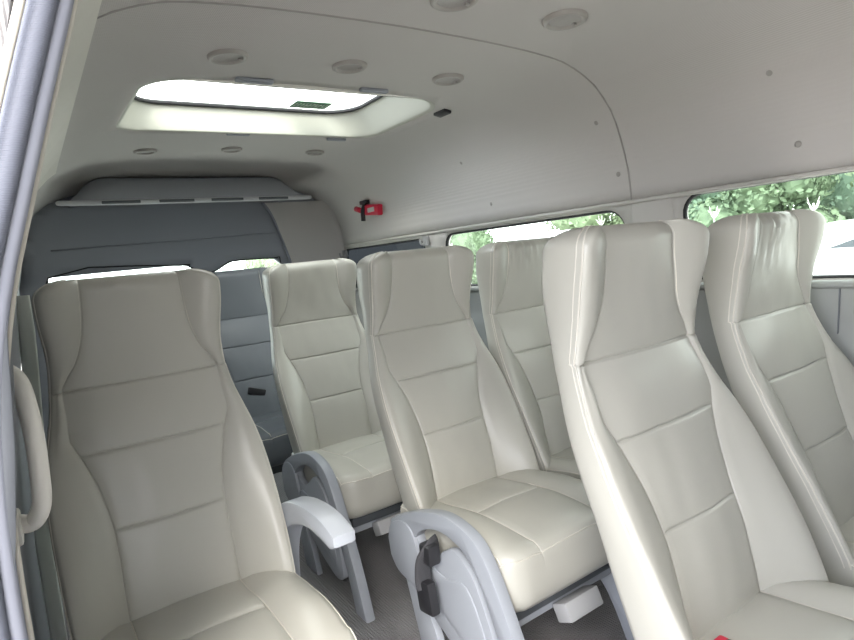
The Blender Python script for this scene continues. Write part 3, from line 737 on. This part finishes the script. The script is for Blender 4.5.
def car(label, x, y0, length, height, flip, zb=1.02, zt=None):
    """parked people carrier along y; x is its near side"""
    t = thing('parked_car', label, 'car', (x + .9, y0 + length / 2, GZ), 0, 'white cars parked outside the right windows')
    L = length; H = height; s = -1 if flip else 1
    side = [(-.5, .30), (-.505, .6), (-.502, 1.0), (-.497, H * .86), (-.487, H * .95), (-.455, H * .985), (-.2, H), (.05, H * .99), (.17, H * .95), (.33, 1.02), (.46, .88), (.495, .70), (.5, .30)]
    def hx(z): return .88 - max(0, z - .9) * .16
    bm = bmesh.new(); P = catmull([(a * L * s, z, 0) for a, z in side], 4)
    xs = [-1, -.985, -.94, -.8, -.4, 0, .4, .8, .94, .985, 1]
    rows = []
    for u in xs:
        k = max(0, (abs(u) - .8) / .2); 
        rows.append([bm.verts.new((u * hx(p.y), p.x * (1 - .02 * k * k), .30 + (p.y - .30) * (1 - .03 * k * k))) for p in P])
    for a, b in zip(rows, rows[1:]):
        for i in range(len(P) - 1): bm.faces.new((a[i], a[i + 1], b[i + 1], b[i]))
        bm.faces.new((a[-1], a[0], b[0], b[-1]))
    bm.faces.new(rows[0]); bm.faces.new(rows[-1][::-1])
    bmesh.ops.recalc_face_normals(bm, faces=bm.faces[:])
    body = obj('body', bm, M['car_white'], t, angle=35)
    for sx in (-1, 1):
        for (a0, a1, b0, b1) in ((-.455, -.24, -.37, -.24), (-.225, -.02, -.225, -.02), (0, .25, 0, .125)):
            bm = bmesh.new(); zt = zt or H * .91
            q = [(a0, zb), (a1, zb), (b1, zt), (b0, zt)]
            vs = [bm.verts.new((sx * (hx(z) + .004), a * L * s, z)) for a, z in q] + [bm.verts.new((sx * (hx(z) - .01), a * L * s, z)) for a, z in q]
            bm.faces.new(vs[:4]); bm.faces.new(vs[4:])
            for i in range(4): bm.faces.new((vs[i], vs[(i + 1) % 4], vs[4 + (i + 1) % 4], vs[4 + i]))
            bmesh.ops.recalc_face_normals(bm, faces=bm.faces[:])
            obj('window', bm, M['car_glass'], body, smooth=False)
        for yy in (-.32, .31):
            bm = bmesh.new(); bmesh.ops.create_cone(bm, cap_ends=True, segments=32, radius1=.32, radius2=.32, depth=.2)
            bmesh.ops.rotate(bm, matrix=Matrix.Rotation(math.pi / 2, 3, 'Y'), verts=bm.verts); bmesh.ops.translate(bm, vec=(sx * .80, yy * L * s, .32), verts=bm.verts)
            wv = obj('wheel', bm, M['tyre'], t, angle=40)
            bm = bmesh.new(); bmesh.ops.create_cone(bm, cap_ends=True, segments=32, radius1=.2, radius2=.19, depth=.215)
            bmesh.ops.rotate(bm, matrix=Matrix.Rotation(math.pi / 2, 3, 'Y'), verts=bm.verts); bmesh.ops.translate(bm, vec=(sx * .80, yy * L * s, .32), verts=bm.verts)
            obj('hubcap', bm, M['chrome'], wv, angle=40)
    return t
car('white car parked close outside the front right window', 7.0, -1.9, 4.5, 1.77, True, 1.45, 1.58)
car('white van parked farther off, seen through the second right window', 7.0, 4.8, 4.4, 2.02, False)

def tree(x, y, h, r, mk, label, seed, n=13000):
    t = thing('tree', label, 'tree', (x, y, GZ), 0, 'trees outside the vehicle')
    rnd = random.Random(seed)
    bm = bmesh.new(); tube(bm, catmull([(0, 0, 0), (.08, .05, h * .3), (-.05, .1, h * .6), (0, 0, h * .9)], 5), [.18 * (1 - .75 * i / 15) for i in range(16)], 10); obj('trunk', bm, M['bark'], t)
    bm = bmesh.new(); blobs = []
    for i in range(20):
        a = rnd.uniform(0, 6.28); rr = r * math.sqrt(rnd.random()) * .75; zz = rnd.uniform(.15, .9) * h
        blobs.append((Vector((rr * math.cos(a), rr * math.sin(a), zz)), r * rnd.uniform(.40, .62)))
    for c, br in blobs:
        q = bmesh.ops.create_icosphere(bm, subdivisions=2, radius=br * .8)['verts']; bmesh.ops.translate(bm, vec=c, verts=q)
        for v in q: v.co += Vector((rnd.uniform(-1, 1), rnd.uniform(-1, 1), rnd.uniform(-1, 1))) * br * .08; v.co.z = max(v.co.z, .25)
    for i in range(n):
        c, br = rnd.choice(blobs)
        d = Vector((rnd.gauss(0, 1), rnd.gauss(0, 1), rnd.gauss(0, 1))).normalized()
        p = c + d * br * rnd.uniform(.7, 1.05)
        if p.z < .3: continue
        s = rnd.uniform(.035, .075) * (r / 1.2) ** .7
        a = Vector((rnd.gauss(0, 1), rnd.gauss(0, 1), rnd.gauss(0, 1))).normalized(); nrm = (d + a * .8).normalized()
        u = nrm.cross(a).normalized(); v = nrm.cross(u)
        bm.faces.new([bm.verts.new(p + u * s), bm.verts.new(p + v * s * .6 + nrm * s * .1), bm.verts.new(p - u * s), bm.verts.new(p - v * s * .6 + nrm * s * .1)])
    obj('crown', bm, M[mk], t, smooth=False)
TL = [(11, 1.3, 4.6, 1.2, 'leaf3', 'dark green tree in the nearer row beyond the roof of the close white car'), (11, 4.9, 4.6, 1.2, 'leaf', 'mid green tree in the nearer row above the right edge headrest'),
      (11, 8.5, 4.6, 1.2, 'leaf2', 'pale green tree in the nearer row by the front end of the second right window'), (11, 14.2, 4.0, 1.1, 'leaf', 'tree at the rear end of the second right window, past a sky gap'),
      (15.9, 3.2, 5.8, 1.9, 'leaf2', 'taller pale tree in the middle row behind the close white car'), (15.9, 8.6, 5.8, 1.9, 'leaf3', 'taller dark tree in the middle row seen past the window pillar'),
      (22, .0, 7.5, 2.3, 'leaf', 'tallest mid green tree in the far row, at the right end'), (22, 6.6, 7.5, 2.3, 'leaf3', 'tallest dark tree in the far row, in its middle'), (22, 13.2, 7.5, 2.3, 'leaf', 'tallest mid green tree in the far row, at its rear end'),
      (9.5, 26, 3.4, 1.5, 'leaf2', 'pale tree beyond the right part of the tailgate window'), (-4, 27, 2.6, 1.2, 'leaf', 'low green tree beyond the left part of the tailgate window')]
for i, a in enumerate(TL): tree(*a, seed=i + 3)
# white reeds standing outside
for (x, y, zt, lab) in ((1.9, 1.35, 1.150, 'white spiky reed outside the second right window'), (1.9, .785, 1.125, 'white spiky reed above the left corner of the right edge headrest'), (1.9, .42, 1.112, 'white spiky reed above the right corner of the right edge headrest')):
    bm = bmesh.new(); tube(bm, [(0, 0, 0), (.01, .005, (zt - GZ) * .5), (0, 0, zt - GZ)], [.004, .003, .0025], 6)
    o = obj('reed', bm, M['reed'], loc=(x, y, GZ)); tag(o, lab, 'plant', 'white reeds outside the right windows')
    bm = bmesh.new()
    for k in range(6):
        a = k * 1.05 + y; tube(bm, [(0, 0, zt - GZ - .03), (.012 * math.cos(a), .012 * math.sin(a), zt - GZ - .016 + .01 * (k % 2)), (.022 * math.cos(a), .022 * math.sin(a), zt - GZ - .01 + .016 * (k % 3))], [.0022, .0016, .0006], 5)
    obj('spikelets', bm, M['reed'], o)
